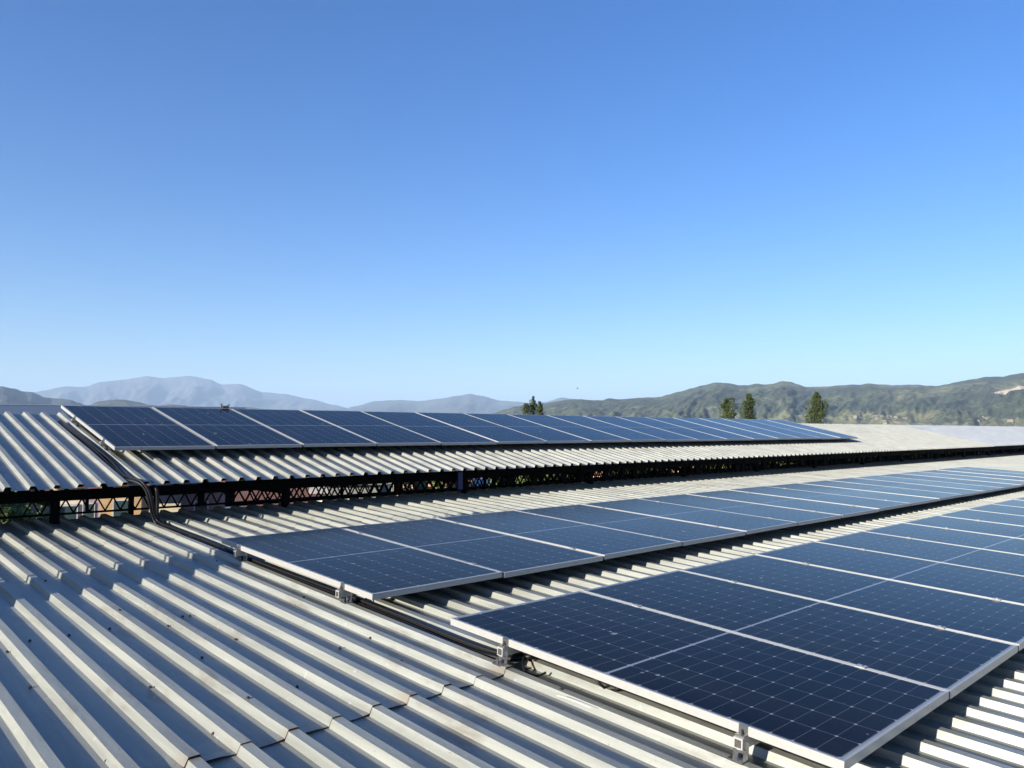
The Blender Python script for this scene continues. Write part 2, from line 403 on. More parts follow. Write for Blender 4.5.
# rails along the rows, brackets on the ribs, end clamps and mid clamps
def rail_prof(L):
    b = MB(); b.box(-.040, L, -.019, .019, -TH-.042, -TH-.001)
    b.box(-.036, L, -.006, .006, -TH-.046, -TH-.043); return b
clamp0 = empty('end_clamp')
b = MB(); b.box(-.008, -.0015, -.017, .017, -TH-.002, .003); b.box(-.0015, .009, -.017, .017, .0012, .0042); b.box(-.030, -.008, -.019, .019, -TH-.002, -TH+.006); b.build('clamp_body', M_STEEL, clamp0)
b = MB(); b.tube([(-.018, 0, -TH+.004), (-.018, 0, -TH+.012)], .0075, 6); b.tube([(-.018, 0, -TH+.012), (-.018, 0, -TH+.024)], .004, 6); b.build('bolt', M_BOLT, clamp0)
clampfoot = MB(); clampfoot.box(-.022, .030, -.030, .030, -.1195, -.112); clampfoot.box(.020, .026, -.030, .030, -.112, -.050); clampfoot.box(-.019, -.014, -.010, .010, -.114, -.088)
foot0 = empty('roof_bracket'); clampfoot.build('angle_bracket', M_STEEL, foot0)
b = MB(); b.tube([(-.002, .010, -.114), (-.002, .010, -.102)], .007, 6); b.tube([(.018, 0, -.06), (.004, 0, -.06)], .008, 6); b.build('bolt', M_BOLT, foot0)
mid0 = empty('mid_clamp')
b = MB(); b.box(-.021, .021, -.022, .022, .0012, .0045); b.box(-.008, .008, -.022, .022, -.030, .0012); b.build('clamp_plate', M_ALU, mid0)
b = MB(); b.tube([(0, 0, .0045), (0, 0, .010)], .0065, 6); b.build('bolt', M_STEEL, mid0)
used = set()
def inst(proto, M, **k):
    o = proto if proto.name not in used else copy_tree(proto)
    used.add(proto.name); o.matrix_world = M; tag(o, **k); return o
FX = {0: -.038, 1: .025, 2: .037}
RY = {0: (-.43, -1.72), 1: (-.322, -1.773), 2: (-.63, -1.74)}
for r, (rn, O, s, N, gr) in enumerate(rows):
    for q, dy in enumerate(RY[r]):
        which = 'upper' if q == 0 else 'lower'
        B = basis(O, s, 0)
        o = rail_prof(N*PP+.03).build('mounting_rail', M_ALU); o.matrix_world = B @ Matrix.Translation((0, dy, 0))
        rc = MB(); rc.box(-.0412, -.0402, -.013, .013, -TH-.037, -TH-.008); rco = rc.build('rail_end_shade', M_BOLT); rco.parent = o  # dark plate standing in for the shade inside the hollow rail
        tag(o, 'thin aluminium rail under the %s edge side of the %s' % (which, rn), 'mounting rail', 'rails under the solar panels')
        inst(clamp0, B @ Matrix.Translation((0, dy, 0)), label='silver %s clamp at left side of the %s' % (which, rn), cat='clamp', group='end clamps gripping the panels')
        inst(foot0, B @ Matrix.Translation((FX[r], dy, 0)), label='silver bracket under the %s left clamp of the %s' % (which, rn), cat='bracket', group='brackets on the roof ribs')
        for i in range(1, 8 if r == 0 else (9 if r == 1 else 1)):
            inst(mid0, basis(O, s, i*PP-.010) @ Matrix.Translation((0, dy, 0)), label='small %s clamp between %s and %s panels of the %s' % (which, ORD[i], ORD[i+1], rn), cat='clamp', group='clamps between panels of the %s' % rn)
        if True:
            b = MB(); xs = []
            k0 = int((O[0]-( PH1 if r < 2 else PH2))/(PIT if r < 2 else PIT2))+2
            for k in range(k0, k0+90, 5):
                x = ((PH1 + k*PIT) if r < 2 else (PH2 + k*PIT2)) + .018 - O[0]
                if x > N*PP-.1: break
                b.box(x-.02, x+.02, -.02, .02, -.1195, -TH-.046)
            oo = b.build('rail_feet', M_STEEL); oo.parent = o

# the black clutch of brackets at the top edge of the far row
jn = empty('bracket_cluster', label='little dark bracket with two studs on the top edge of the raised roof row', cat='bracket')
jn.matrix_world = basis(O3, S2, 2*PP-.06) @ Matrix.Diagonal((.6, .6, .48, 1))
b = MB(); b.box(-.10, .02, .0, .05, .0, .05); b.box(-.04, .03, -.01, .03, .02, .065); b.build('base', M_BOLT, jn)
for x in (-.13, .045):
    b = MB(); b.tube([(x, .03, -.02), (x, .03, .13)], .008, 6); b.box(x-.018, x+.018, .01, .05, .085, .105); b.build('stud', M_BOLT, jn)
b = MB(); b.tube([(-.13, .03, .02), (-.09, .04, .07), (-.04, .03, .05), (.0, .04, .085), (.045, .03, .04)], .007, 6); b.build('lead', M_CABLE, jn)

# ------------------------------------------------------------ cables
def bez(pts, n=10):
    out = []
    P = [Vector(p) for p in pts]
    for i in range(len(P)-1):
        a = P[max(i-1, 0)]; b_ = P[i]; c = P[i+1]; d = P[min(i+2, len(P)-1)]
        for k in range(n):
            t = k/n
            out.append(.5*((2*b_)+(c-a)*t+(2*a-5*b_+4*c-d)*t*t+(3*b_-a-3*c+d)*t**3))
    out.append(P[-1]); return out
f1 = lambda y: crest1(y)-RIB_H+.012+(.004 if y > 2.79 else 0)+(.004 if y > 6.95 else 0)
f2 = lambda y: crest2(y)-RIB_H+.012
ce1 = crest1
def trunk(dx, dz, rad, bulge=0, ymax=3.05, name='power_cable', lab=''):
    pts = [(2.50+dx, 10.3, f2(10.3)+dz)]
    for y in (9.9, 9.2, 8.5, 7.95): pts.append((2.50+dx+.03*math.sin(y*2.3+dx*40), y, f2(y)+dz))
    pts += [(2.545+dx, 7.70, f2(7.71)+dz+.015), (2.595+dx, 7.645-bulge*.5, -.56), (2.63+dx, 7.635-bulge*.5, -.68), (2.665+dx, 7.65-bulge*.3, -.80), (2.69+dx, 7.60, f1(7.6)+dz+.012), (2.70+dx, 7.40, f1(7.4)+dz)]
    y = 6.7
    while y > ymax: pts.append((2.715+dx+.012*math.sin(y*1.9+dx*60), y, f1(y)+dz)); y -= .5
    pts += [(2.74+dx*.6, ymax-.12, f1(ymax)+dz), (2.80+dx*.5, ymax-.26, f1(ymax-.2)+dz+.04)]
    b = MB(); b.tube(bez(pts, 6), rad, 8); o = b.build(name, M_CABLE, None, True)
    tag(o, lab, 'cable'); return o
trunk(-.012, 0, .0125, .02, lab='thick black cable from the raised roof, lying in the trough beside the panels')
trunk(.018, 0, .0125, .0, lab='second black cable running beside the thick one down to the nearest row')
trunk(.004, .021, .009, .05, lab='thinner black cable lying on top of the pair in the trough')
b = MB(); b.tube(bez([(2.70, 7.84, crest2(7.84)-.045), (2.70, 7.70, -.55), (2.715, 7.70, -.66), (2.725, 7.72, -.80), (2.735, 7.68, f1(7.68)+.01), (2.74, 7.4, f1(7.4)), (2.735, 6.9, f1(6.9))], 8), .016, 8)
tag(b.build('power_cable', M_CABLE, None, True), 'short black cable dropping from the eave just right of the main bundle', 'cable')
def pt1(x, y, h): return (x, y, panel_z1(y)-h)
def hit(px, py, h): p = crest_hit(px, py, h); return (p.x, p.y, p.z)
b = MB(); b.tube(bez([hit(514,652,.10), hit(530,656,.115), hit(560,669,.135), hit(585,679,.14), hit(603,688,.135), hit(613,690.5,.12), hit(618,688,.10), hit(611,683,.09), hit(600,679,.085), hit(590,672,.07)], 8), .0065, 8)
b.tube(bez([hit(514,656,.10), hit(535,662,.125), hit(565,674,.14), hit(590,685,.143), hit(606,690,.135), hit(600,684,.10), hit(592,676,.075)], 8), .0065, 8)
tag(b.build('lead_wire', M_CABLE, None, True), 'thin black double wire looping under the left edge of the nearest row', 'wire')
for y0, rr in ((4.20, 1), (2.80, 0)):
    b = MB()
    b.tube(bez([pt1(2.84, y0+.05, .09), pt1(2.76, y0+.01, .10), pt1(2.715, y0-.03, .125), pt1(2.705, y0-.07, .14), pt1(2.72, y0-.12, .142), pt1(2.76, y0-.14, .13)], 8), .0055, 8)
    tag(b.build('connector_lead', M_CABLE, None, True), 'tangle of black connector leads by the lower clamp of the middle row' if rr else 'tangle of black connector leads by the upper clamp of the nearest row', 'wire')
# loose white wire on the near rib
b = MB(); h_ = [crest_hit(a, c_, .118) for a, c_ in ((557,697),(566,699.5),(578,704),(585,707),(591,709.5))]
b.tube(bez([(p.x, p.y, p.z+.006) for p in h_], 6), .0011, 6); tag(b.build('white_wire', simple('white_plastic', (.75,.75,.72), .5), None, True), 'short offcut of thin white wire on a rib below the nearest row', 'wire')

# ------------------------------------------------------------ unseen shapes added left of the frame to throw the shadow band
caster = empty('shadow_caster', (-1.3, 5.16, crest1(5.16)), label='added unseen shadow duct leaning over the lower roof, left of the panels', cat='caster')
LEAN = .62
def slanted(x0, x1, y0, y1, z0, z1):
    b = MB(); b.box(x0, x1, y0, y1, z0, z1); b.v = [(x, y+LEAN*z, z) for x, y, z in b.v]; return b
slanted(-.12, .12, -.21, .23, -.04, 2.1).build('caster_block', M_GALV, caster)
slanted(-.15, .15, -.23, .25, 2.1, 2.16).build('caster_top', M_GALV, caster)
slanted(-.02, .01, .30, .33, -.04, 2.1).build('caster_rod', M_GALV, caster)  # added rod, throws the thin shadow line beside the band
b = MB(); b.box(-.22, .22, -.30, .40, -.05, .012); b.build('caster_base', M_GALV, caster)

# ------------------------------------------------------------ trees
def leaf_mat(name, a, b_):
    t = NT(name); g = t.geo(); n = t.noise(g, 1.6, 3); n2 = t.noise(g, 9, 2)
    t.set(Base_Color=t.ramp(t.math('ADD', t.math('MULTIPLY', n, .6), t.math('MULTIPLY', n2, .4)), [(.35, a), (.65, b_)]), Roughness=.6)
    t.p.inputs['Subsurface Weight'].default_value = 0
    return t.m
M_LEAF = leaf_mat('poplar_leaves', (.018, .034, .010), (.062, .080, .022))
M_LEAF2 = leaf_mat('garden_leaves', (.04, .07, .012), (.13, .17, .035))
M_BARK = simple('bark', (.10, .08, .06), .9, 0, .3, 8)
def tree(loc, H, R, base, kind, label, group=None, leaf=.16, nleaf=2600, mat=None, seed=1):
    rnd = random.Random(seed)
    t = empty('poplar_tree' if kind == 'col' else 'garden_tree', loc, label=label, cat='tree', group=group)
    b = MB(); tp = [(0,0,0)]
    for k in range(1, 9): tp.append((rnd.uniform(-.08,.08)*k/3, rnd.uniform(-.08,.08)*k/3, H*.93*k/8))
    b.tube(tp, max(.09, H*.018), 8, 0, .12); b.build('trunk', M_BARK, t)
    br = MB(); lf = MB(); lobes = []
    nb = 26 if kind == 'col' else 16
    for k in range(nb):
        z = base + (H*.93-base)*(k+.3)/nb; fz = (z-base)/(H-base)
        if kind == 'col': rr = R*(math.sin(PI*min(1, fz*.86+.14))**.75)*rnd.uniform(.50, 1.12)
        else: rr = R*math.sqrt(max(.05, 1-(2*fz-1)**2))*rnd.uniform(.6, 1.05)
        a = k*2.399+rnd.uniform(-.4,.4); up_ = (rr*1.5 if kind == 'col' else rr*.5)
        e = Vector((math.cos(a)*rr*.62, math.sin(a)*rr*.62, min(H*.99, z+up_)))
        br.tube([(0,0,z), (e.x*.5, e.y*.5, z+up_*.3), tuple(e)], .03 if kind == 'col' else .05, 5, 0, .3)
        for q in range(3):
            tt = rnd.uniform(.35, 1.05)
            lobes.append((Vector((e.x*tt, e.y*tt, z+up_*tt)) + Vector([rnd.uniform(-.15,.15)*R for _ in range(3)]), rr*rnd.uniform(.28, .50), rnd.uniform(1.2, 2.0) if kind == 'col' else rnd.uniform(.7,1.0)))
    if kind == 'col':
        for k in range(6): lobes.append((Vector((rnd.uniform(-.1,.1)*R, rnd.uniform(-.1,.1)*R, H*(.86+.025*k))), R*(.28-.035*k), 2.0))
    br.build('branches', M_BARK, t)
    for i in range(nleaf):
        c, r, ez = lobes[rnd.randrange(len(lobes))]
        d = Vector((rnd.gauss(0,1), rnd.gauss(0,1), rnd.gauss(0,1))).normalized()*(r*rnd.uniform(.35, 1.0)**.6)
        p = c + Vector((d.x, d.y, d.z*ez))
        if p.z > H: p.z = H-rnd.uniform(0,.3)
        s = leaf*rnd.uniform(.6, 1.3); u = Vector((rnd.gauss(0,1), rnd.gauss(0,1), rnd.gauss(0,1))).normalized(); w = u.orthogonal().normalized()
        lf.quad(p-u*s*.5-w*s*.32, p+u*s*.5-w*s*.22, p+u*s*.5+w*s*.32, p-u*s*.5+w*s*.22)
    lf.build('crown', mat or M_LEAF, t)
    return t
def at(px, D, z=GROUND):
    a, _ = bearing(px, 429); return (D*math.cos(a), D*math.sin(a), z)
def depth_at(px, D): a, _ = bearing(px, 429); return D*math.cos(a-YAW)
def top_z(px, py, D): return depth_at(px, D)*(429.5-py)/F_PX/ math.cos(PITCH)
# the far cluster is three slim poplars
for px, py, R, D, sd, lb in ((526.5, 403.5, 1.5, 100, 3, 'shortest slim poplar at the left of the three beyond the raised roof'), (533.5, 396, 1.6, 101, 4, 'tallest of the three slim poplars standing close together beyond the raised roof'), (540.5, 401, 1.5, 99, 5, 'right hand one of the three slim poplars beyond the raised roof')):
    tree(at(px, D), top_z(px, py, D)-GROUND, R*.9, 1.5, 'col', lb, 'poplars beyond the roofs', .15, 3800, seed=sd)
tree(at(727.5, 95), top_z(727.5, 398, 95)-GROUND, 1.5, 1.5, 'col', 'left and shorter of the pair of poplars in front of the green hills', 'poplars beyond the roofs', .17, 6500, seed=11)
tree(at(749, 92), top_z(749, 394, 92)-GROUND, 1.5, 1.5, 'col', 'dark pointed poplar on the right of the pair in front of the green hills', 'poplars beyond the roofs', .17, 6500, seed=12)
tree(at(817, 80), top_z(817, 392, 80)-GROUND, 1.5, 1.5, 'col', 'lone large poplar nearest the right end of the far row of panels', 'poplars beyond the roofs', .16, 6500, seed=24)

# ------------------------------------------------------------ the neighbourhood seen through the steelwork
C_ = {}
def colmat(c, rough=.8):
    k = tuple(round(x, 3) for x in c)
    if k not in C_: C_[k] = simple('paint_%d' % len(C_), tuple(.6*q for q in c), rough, 0, .18, 2.5, .1)
    return C_[k]
def tile_mat():
    t = NT('red_roof_tiles'); g = t.obj(); w = t.n('ShaderNodeTexWave'); t.L.new(g, w.inputs[0]); w.inputs['Scale'].default_value = 3.2; w.inputs['Distortion'].default_value = .6
    t.set(Base_Color=t.ramp(t.math('ADD', t.math('MULTIPLY', w.outputs[1], .5), t.math('MULTIPLY', t.noise(g, 5, 3), .5)), [(.3, (.045, .024, .02)), (.7, (.13, .06, .045))]), Roughness=.85); return t.m
M_TILE = tile_mat(); M_WIN = NT('window_glass').set(Base_Color=(.03,.05,.055), Roughness=.1)
def house(pxc, D, W, dep, Hw, wall, roof, rz, label, pitch=.45, group='houses behind the sheds'):
    rz = bearing(pxc, 429)[0]-PI/2-.12+rz*.0
    h = empty('house', at(pxc, D), rz, label=label, cat='house', group=group)
    b = MB(); b.box(-W/2, W/2, -dep/2, dep/2, 0, Hw)
    zt = Hw+dep/2*pitch
    for sx in (-W/2, W/2): b.tri((sx, -dep/2, Hw), (sx, dep/2, Hw), (sx, 0, zt))
    b.build('wall', colmat(wall), h)
    b = MB(); e = .35
    for sy in (-1, 1):
        a0 = Vector((-W/2-e, sy*(dep/2+e), Hw-e*pitch+.02)); a1 = Vector((W/2+e, sy*(dep/2+e), Hw-e*pitch+.02)); r0 = Vector((-W/2-e, 0, zt+.02)); r1 = Vector((W/2+e, 0, zt+.02)); u = Vector((0,0,.12))
        P = [a0, a1, r1, r0]; Q = [p+u for p in P]
        b.quad(*[tuple(p) for p in Q]); b.quad(*[tuple(p) for p in reversed(P)])
        for i in range(4): b.quad(tuple(P[i]), tuple(P[(i+1)%4]), tuple(Q[(i+1)%4]), tuple(Q[i]))
    b.build('roof', roof if not isinstance(roof, tuple) else colmat(roof), h)
    for i in range(max(1, int(W//3))):
        x = -W/2 + (i+.5)*W/max(1, int(W//3))
        f = MB(); f.box(x-.30, x+.30, -dep/2-.05, -dep/2-.003, Hw-1.9, Hw-.7); fo = f.build('window', colmat((.6,.58,.55)), h)
        g = MB(); g.box(x-.25, x+.25, -dep/2-.056, -dep/2-.051, Hw-1.83, Hw-.77); g.build('pane', M_WIN, fo)
        f = MB(); 
    for y in (-dep/4, dep/4):
        f = MB(); f.box(-W/2-.05, -W/2-.003, y-.5, y+.5, Hw-1.9, Hw-.7); fo = f.build('window', colmat((.6,.58,.55)), h)
        g = MB(); g.box(-W/2-.056, -W/2-.051, y-.43, y+.43, Hw-1.83, Hw-.77); g.build('pane', M_WIN, fo)
    f = MB(); f.box(W/2-1.3, W/2-.4, -dep/2-.04, -dep/2-.002, 0, 2.1); f.build('door', colmat((.14,.07,.04)), h)
    return h
house(95, 48, 3.2, 3, 3.9, (.46,.36,.36), (.24,.09,.06), -.7, 'pinkish house seen between the lattice posts at the left end of the sheds')
house(73, 31, .9, 1.2, 5.2, (.95,.78,.58), (.30,.10,.05), -.7, 'small cream outbuilding beside a rusty tank, seen through the left steelwork')
house(128, 37, 1.5, 3, 4.9, (.62,.40,.20), (.35,.16,.10), -.8, 'ochre yellow house seen through the lattice just left of the hanging cables')
house(170, 42, 3.2, 4, 2.55, (.50,.34,.30), (.78,.64,.38), -.5, 'low shed with straw yellow roof seen right of the hanging cables', .35)
house(206, 38, 1.6, 2, 4.6, (.27,.17,.17), (.20,.10,.08), .3, 'mauve brown house wall seen beyond the second thick column')
house(293, 46, 5.2, 6, 2.5, (.66,.60,.52), M_TILE, -.3, 'house with a red brown tiled roof seen below the raised eave', .5)
house(329, 42, 1.0, 1.4, 3.9, (1.0,.94,.86), (.45,.42,.40), -.6, 'narrow white gabled house beside the red tiled roof')
house(360, 42, 2.6, 4, 4.4, (.22,.22,.21), (.16,.16,.16), .3, 'plain grey block house seen through the lattice right of the white gable')
house(392, 52, 3.2, 4, 4.4, (.80,.45,.32), (.26,.10,.07), -.8, 'terracotta walled house behind the blue car')
house(452, 50, 2.4, 4, 4.0, (.80,.45,.30), (.30,.12,.08), -.8, 'brick orange house seen right of the dark garden tree')
house(486, 54, 3.6, 5, 3.2, (.80,.45,.33), (1.0,1.0,1.0), -.7, 'orange brick house with a whitish sheet roof in the gap under the eave', .25)
house(588, 60, 2.6, 5, 3.9, (.85,.5,.33), (.3,.14,.1), -.8, 'sandy orange house glimpsed in the dark gap below the middle of the raised roof')
house(668, 66, 5.0, 5, 4.1, (.85,.5,.38), (.40,.2,.14), -.8, 'salmon house glimpsed through the lattice furthest to the right')
house(1000, 90, 9.0, 6, 4.6, (.62,.55,.45), (.6,.6,.6), .1, 'pale long house glimpsed in the thin gap at the right edge', .25)
# rusty tank beside the outbuilding
tk = empty('rusty_tank', at(66, 27), label='upright rusty orange tank standing left of the cream outbuilding', cat='tank')
b = MB(); b.tube([(0,0,0),(0,0,4.05)], .13, 16); b.tube([(0,0,4.05),(0,0,4.16),(0,0,4.22)], .12, 16, 0, .4); b.build('drum', simple('rust', (.33,.10,.03), .8, .1, .4, 5), tk)
b = MB()
for z in (1.0, 2.0, 3.0, 4.0): b.tube([(0,0,z-.02),(0,0,z+.02)], .14, 16)
b.build('hoops', M_BOLT, tk)
# white water tank on a stand
wt = empty('water_tank', at(235, 37), label='white rounded water tank on a steel stand, seen between the columns', cat='water tank')
b = MB(); pr_ = [(0, .20), (.06, .33), (.2, .38), (.55, .38), (.72, .31), (.82, .16)]; n_ = 16
for k in range(len(pr_)):
    for i in range(n_): b.v.append((pr_[k][1]*math.cos(2*PI*i/n_), pr_[k][1]*math.sin(2*PI*i/n_), 3.0+pr_[k][0]))
for k in range(len(pr_)-1):
    for i in range(n_): b.f.append((k*n_+i, k*n_+(i+1)%n_, (k+1)*n_+(i+1)%n_, (k+1)*n_+i)); b.m.append(0)
b.f.append(tuple(range(n_*5, n_*6))); b.m.append(0); b.f.append(tuple(reversed(range(n_)))); b.m.append(0)
b.build('tank_body', simple('white_tank', (.82,.82,.80), .4, 0, .05), wt, True)
for x in (-.3, .3):
    for y in (-.3, .3):
        b = MB(); b.bar((x, y, 0), (x, y, 3.0), .05); b.build('leg', M_BOLT, wt)
b = MB(); b.box(-.36, .36, -.36, .36, 2.95, 3.0); b.build('platform', M_BOLT, wt)
# blue car
def car(px, D, rz, label):
    c = empty('parked_car', at(px, D), rz, label=label, cat='car')
    prof = [(-2.1,.35),(-2.12,.75),(-1.95,.92),(-1.3,1.0),(-.75,1.42),(.55,1.45),(1.25,1.05),(1.95,.93),(2.1,.7),(2.1,.35)]
    b = MB(); n = len(prof)
    for y in (-.8, .8):
        for (x, z) in prof: b.v.append((x, y*(.86 if z > 1.2 else 1), z))
    for i in range(n): b.f.append((i, (i+1)%n, n+(i+1)%n, n+i)); b.m.append(0)
    b.f.append(tuple(reversed(range(n)))); b.f.append(tuple(range(n, 2*n))); b.m += [0, 0]
    b.build('body', simple('blue_car_paint', (.015,.03,.16), .25, .2, .1), c)
    for y in (-.79, .79):
        g = MB(); s_ = 1 if y > 0 else -1
        g.quad((-1.15, y+s_*.015, 1.02), (1.1, y+s_*.015, 1.02), (.5, y*.87+s_*.02, 1.38), (-.68, y*.87+s_*.02, 1.38)); g.build('side_window', M_WIN, c)
        for x in (-1.3, 1.3):
            w = MB(); w.tube([(x, y-.1*s_, .32), (x, y+.03*s_, .32)], .32, 16); wo = w.build('wheel', M_CABLE, c)
            q = MB(); q.tube([(x, y+.03*s_, .32), (x, y+.045*s_, .32)], .19, 12); q.build('rim', M_STEEL, wo)
car(388, 57, .25, 'dark blue car parked in front of the terracotta house')
# people-free yard: garden trees
for (px, D, H, R, sd, lb) in ((8, 21, 5.7, 1.5, 31, 'bright green garden tree at the far left behind the lattice'), (42, 24, 5.2, 1.5, 32, 'leafy green garden tree behind the first column from the left'),
                              (250, 50, 5.0, 1.3, 33, 'grey green garden tree left of the red tiled roof'), (416, 44, 5.2, 1.3, 34, 'dark green garden tree right of the blue car'), (436, 47, 5.2, 1.0, 35, 'small green garden tree between the dark tree and the orange house'),
                              (520, 45, 6.0, 1.6, 36, 'dark garden tree behind the middle of the raised shed'), (548, 50, 6.2, 1.8, 37, 'bushy garden tree left of the sandy orange house'), (618, 55, 6.2, 2.0, 38, 'bushy garden tree right of the sandy orange house'),
                              (704, 70, 7, 2.6, 39, 'broad garden tree right of the salmon house'), (750, 80, 7, 3.2, 40, 'broad dark garden tree glimpsed under the right half of the eave'), (820, 90, 7, 3.6, 41, 'wide garden tree glimpsed under the far end of the panel row'), (900, 100, 7, 3.6, 42, 'wide garden tree left of the pale long house'),
                              (476, 62, 5.4, 2.0, 43, 'round garden tree behind the orange brick house'), (500, 42, 5.4, 1.2, 44, 'dark bushy garden tree left of the slim pale post'), (536, 62, 6.4, 2.6, 45, 'dark garden tree behind the slim pale post'), (568, 48, 6.1, 1.5, 46, 'garden tree just left of the sandy orange house'),
                              (636, 62, 6.2, 2.0, 47, 'garden tree just left of the salmon house'), (602, 72, 6.6, 2.6, 48, 'garden tree behind the sandy orange house'), (724, 60, 6.4, 2.0, 49, 'garden tree between two broad ones under the right of the eave'), (778, 74, 6.6, 2.6, 50, 'garden tree in the right half of the dark gap'),
                              (796, 95, 7, 3.6, 51, 'large garden tree in the far gap below the end of the panels'), (850, 85, 6.7, 3.2, 52, 'broad garden tree below the bare right part of the raised roof'), (878, 110, 7, 4.2, 53, 'wide garden tree below the pale right part of the raised roof'), (935, 95, 6.8, 3.2, 54, 'garden tree near the right edge of the gap'), (965, 120, 7, 4, 55, 'last broad garden tree at the right edge of the gap')):
    tree(at(px, D), H, R, .8, 'round', lb, 'garden trees behind the sheds', .16 if D < 60 else .3, 3000, M_LEAF2, sd)
# yard lamp post / bare post seen at the middle of the gap
pp = MB(); pp.tube([(0,0,0),(0,0,3.9)], .05, 8); pp.tube([(0,0,3.9),(0,0,3.96)], .08, 8); o_ = pp.build('post', simple('white_post', (.7,.7,.68), .6)); o_.location = at(513, 40)
tag(o_, 'slim pale post seen in the dark gap under the eave', 'post')
# roof of the next bay, a grey ridge just above the raised roof at the left
nb = empty('next_shed', (2, 30, GROUND), label='distant shed with plain grey roof showing just above the raised roof at left', cat='industrial building')
rm = roof_metal('distant_roof_metal', (.13, .16, .19), .2)
def nbz(y): return y
d0 = ray(-60, 404.5); d1 = ray(245, 408.0)
A = d0*(80/d0.y); B = d1*(80/d1.y); nb.location = (2, 80, GROUND)
b = MB(); dn = Vector((0, -9, -1.5)); dn2 = Vector((0, 9, -1.5))
Am = A + (A-B)*.8
b.quad(tuple(Am+dn), tuple(B+dn), tuple(B), tuple(Am)); b.quad(tuple(Am), tuple(B), tuple(B+dn2), tuple(Am+dn2))
o_ = par(b.build('roof', rm), nb)
b = MB(); b.box(Am.x+.3, B.x-.3, 71.4, 88.6, GROUND, min(A.z, B.z)-1.9); par(b.build('wall', colmat((.20, .17, .15))), nb)
b = MB(); b.tube([tuple(Am+Vector((0,0,.03))), tuple(B+Vector((0,0,.03)))], .07, 8); par(b.build('ridge_cap', M_PIPE), nb)
# bird
bd = MB(); bd.tube([(-.22,0,0),(-.1,0,.02),(.08,0,.03),(.2,0,.05),(.27,0,.04)], .06, 8, 0, .4)
for s_ in (-1, 1):
    bd.quad((-.08, .03*s_, .04), (.10, .03*s_, .05), (.06, .38*s_, .20), (-.03, .40*s_, .20)); bd.quad((-.03, .40*s_, .20), (.06, .38*s_, .20), (.0, .72*s_, .10), (-.06, .70*s_, .10))
bd.quad((-.22,-.04,.0),(-.22,.04,.0),(-.36,.08,.0),(-.36,-.08,.0))
o_ = bd.build('bird', simple('bird_grey', (.08,.08,.09), .8)); d = ray(577.5, 388.5); o_.location = d*170; o_.rotation_euler = (0, .1, 2.2)
tag(o_, 'tiny dark bird flying over the hills in the clear sky', 'bird')

# ------------------------------------------------------------ ground and hills
def ground_mat():
    t = NT('valley_ground'); g = t.geo()
    n = t.noise(g, .02, 6, .65); n2 = t.noise(g, .3, 4); v = t.n('ShaderNodeTexVoronoi'); t.L.new(g, v.inputs['Vector']); v.inputs['Scale'].default_value = .006
    c = t.ramp(n, [(.35, (.03, .04, .016)), (.5, (.06, .06, .03)), (.65, (.13, .115, .07))])
    c = t.mix(t.math('MULTIPLY', t.ramp(v.outputs['Color'], [(.3, 0.0), (.7, 1.0)]), .5), c, (.10, .10, .05)); c2 = t.mix(t.math('MULTIPLY', n2, .5), c, (.10, .085, .055))
    hs = t.n('ShaderNodeHueSaturation'); hs.inputs['Saturation'].default_value = .6; t.L.new(c2, hs.inputs['Color'])
    t.set(Base_Color=hs.outputs[0], Roughness=1.0); return t.m
b = MB(); R_ = 42000
for i in range(64):
    a0, a1 = 2*PI*i/64, 2*PI*(i+1)/64; rr = [0, 60, 400, 3000, R_]
    for k in range(4):
        P = [(rr[k]*math.cos(a0), rr[k]*math.sin(a0), GROUND), (rr[k+1]*math.cos(a0), rr[k+1]*math.sin(a0), GROUND), (rr[k+1]*math.cos(a1), rr[k+1]*math.sin(a1), GROUND), (rr[k]*math.cos(a1), rr[k]*math.sin(a1), GROUND)]
        if k == 0: b.tri(P[0], P[1], P[2])
        else: b.quad(*P)
tag(b.build('ground', ground_mat()), kind='structure')

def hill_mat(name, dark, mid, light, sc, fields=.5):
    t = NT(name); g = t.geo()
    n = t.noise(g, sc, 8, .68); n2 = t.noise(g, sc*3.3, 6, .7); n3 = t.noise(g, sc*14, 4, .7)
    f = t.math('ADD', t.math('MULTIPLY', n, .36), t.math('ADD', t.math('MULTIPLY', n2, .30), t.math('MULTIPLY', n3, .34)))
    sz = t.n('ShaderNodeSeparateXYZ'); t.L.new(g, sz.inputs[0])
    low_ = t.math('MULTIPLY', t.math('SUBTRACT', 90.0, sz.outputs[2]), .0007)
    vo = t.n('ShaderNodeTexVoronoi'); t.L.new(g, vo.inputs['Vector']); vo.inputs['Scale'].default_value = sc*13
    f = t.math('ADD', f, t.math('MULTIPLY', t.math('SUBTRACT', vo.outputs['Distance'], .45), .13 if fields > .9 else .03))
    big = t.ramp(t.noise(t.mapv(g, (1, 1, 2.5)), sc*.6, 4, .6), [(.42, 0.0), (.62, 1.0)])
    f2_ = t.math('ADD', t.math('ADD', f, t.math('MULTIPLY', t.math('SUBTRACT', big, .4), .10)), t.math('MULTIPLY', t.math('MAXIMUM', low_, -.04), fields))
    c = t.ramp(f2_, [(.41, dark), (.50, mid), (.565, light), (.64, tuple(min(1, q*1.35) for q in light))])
    t.set(Base_Color=c, Roughness=1.0); t.bump(t.math('ADD', n2, t.math('MULTIPLY', n3, .5)), .55, 22); return t.m
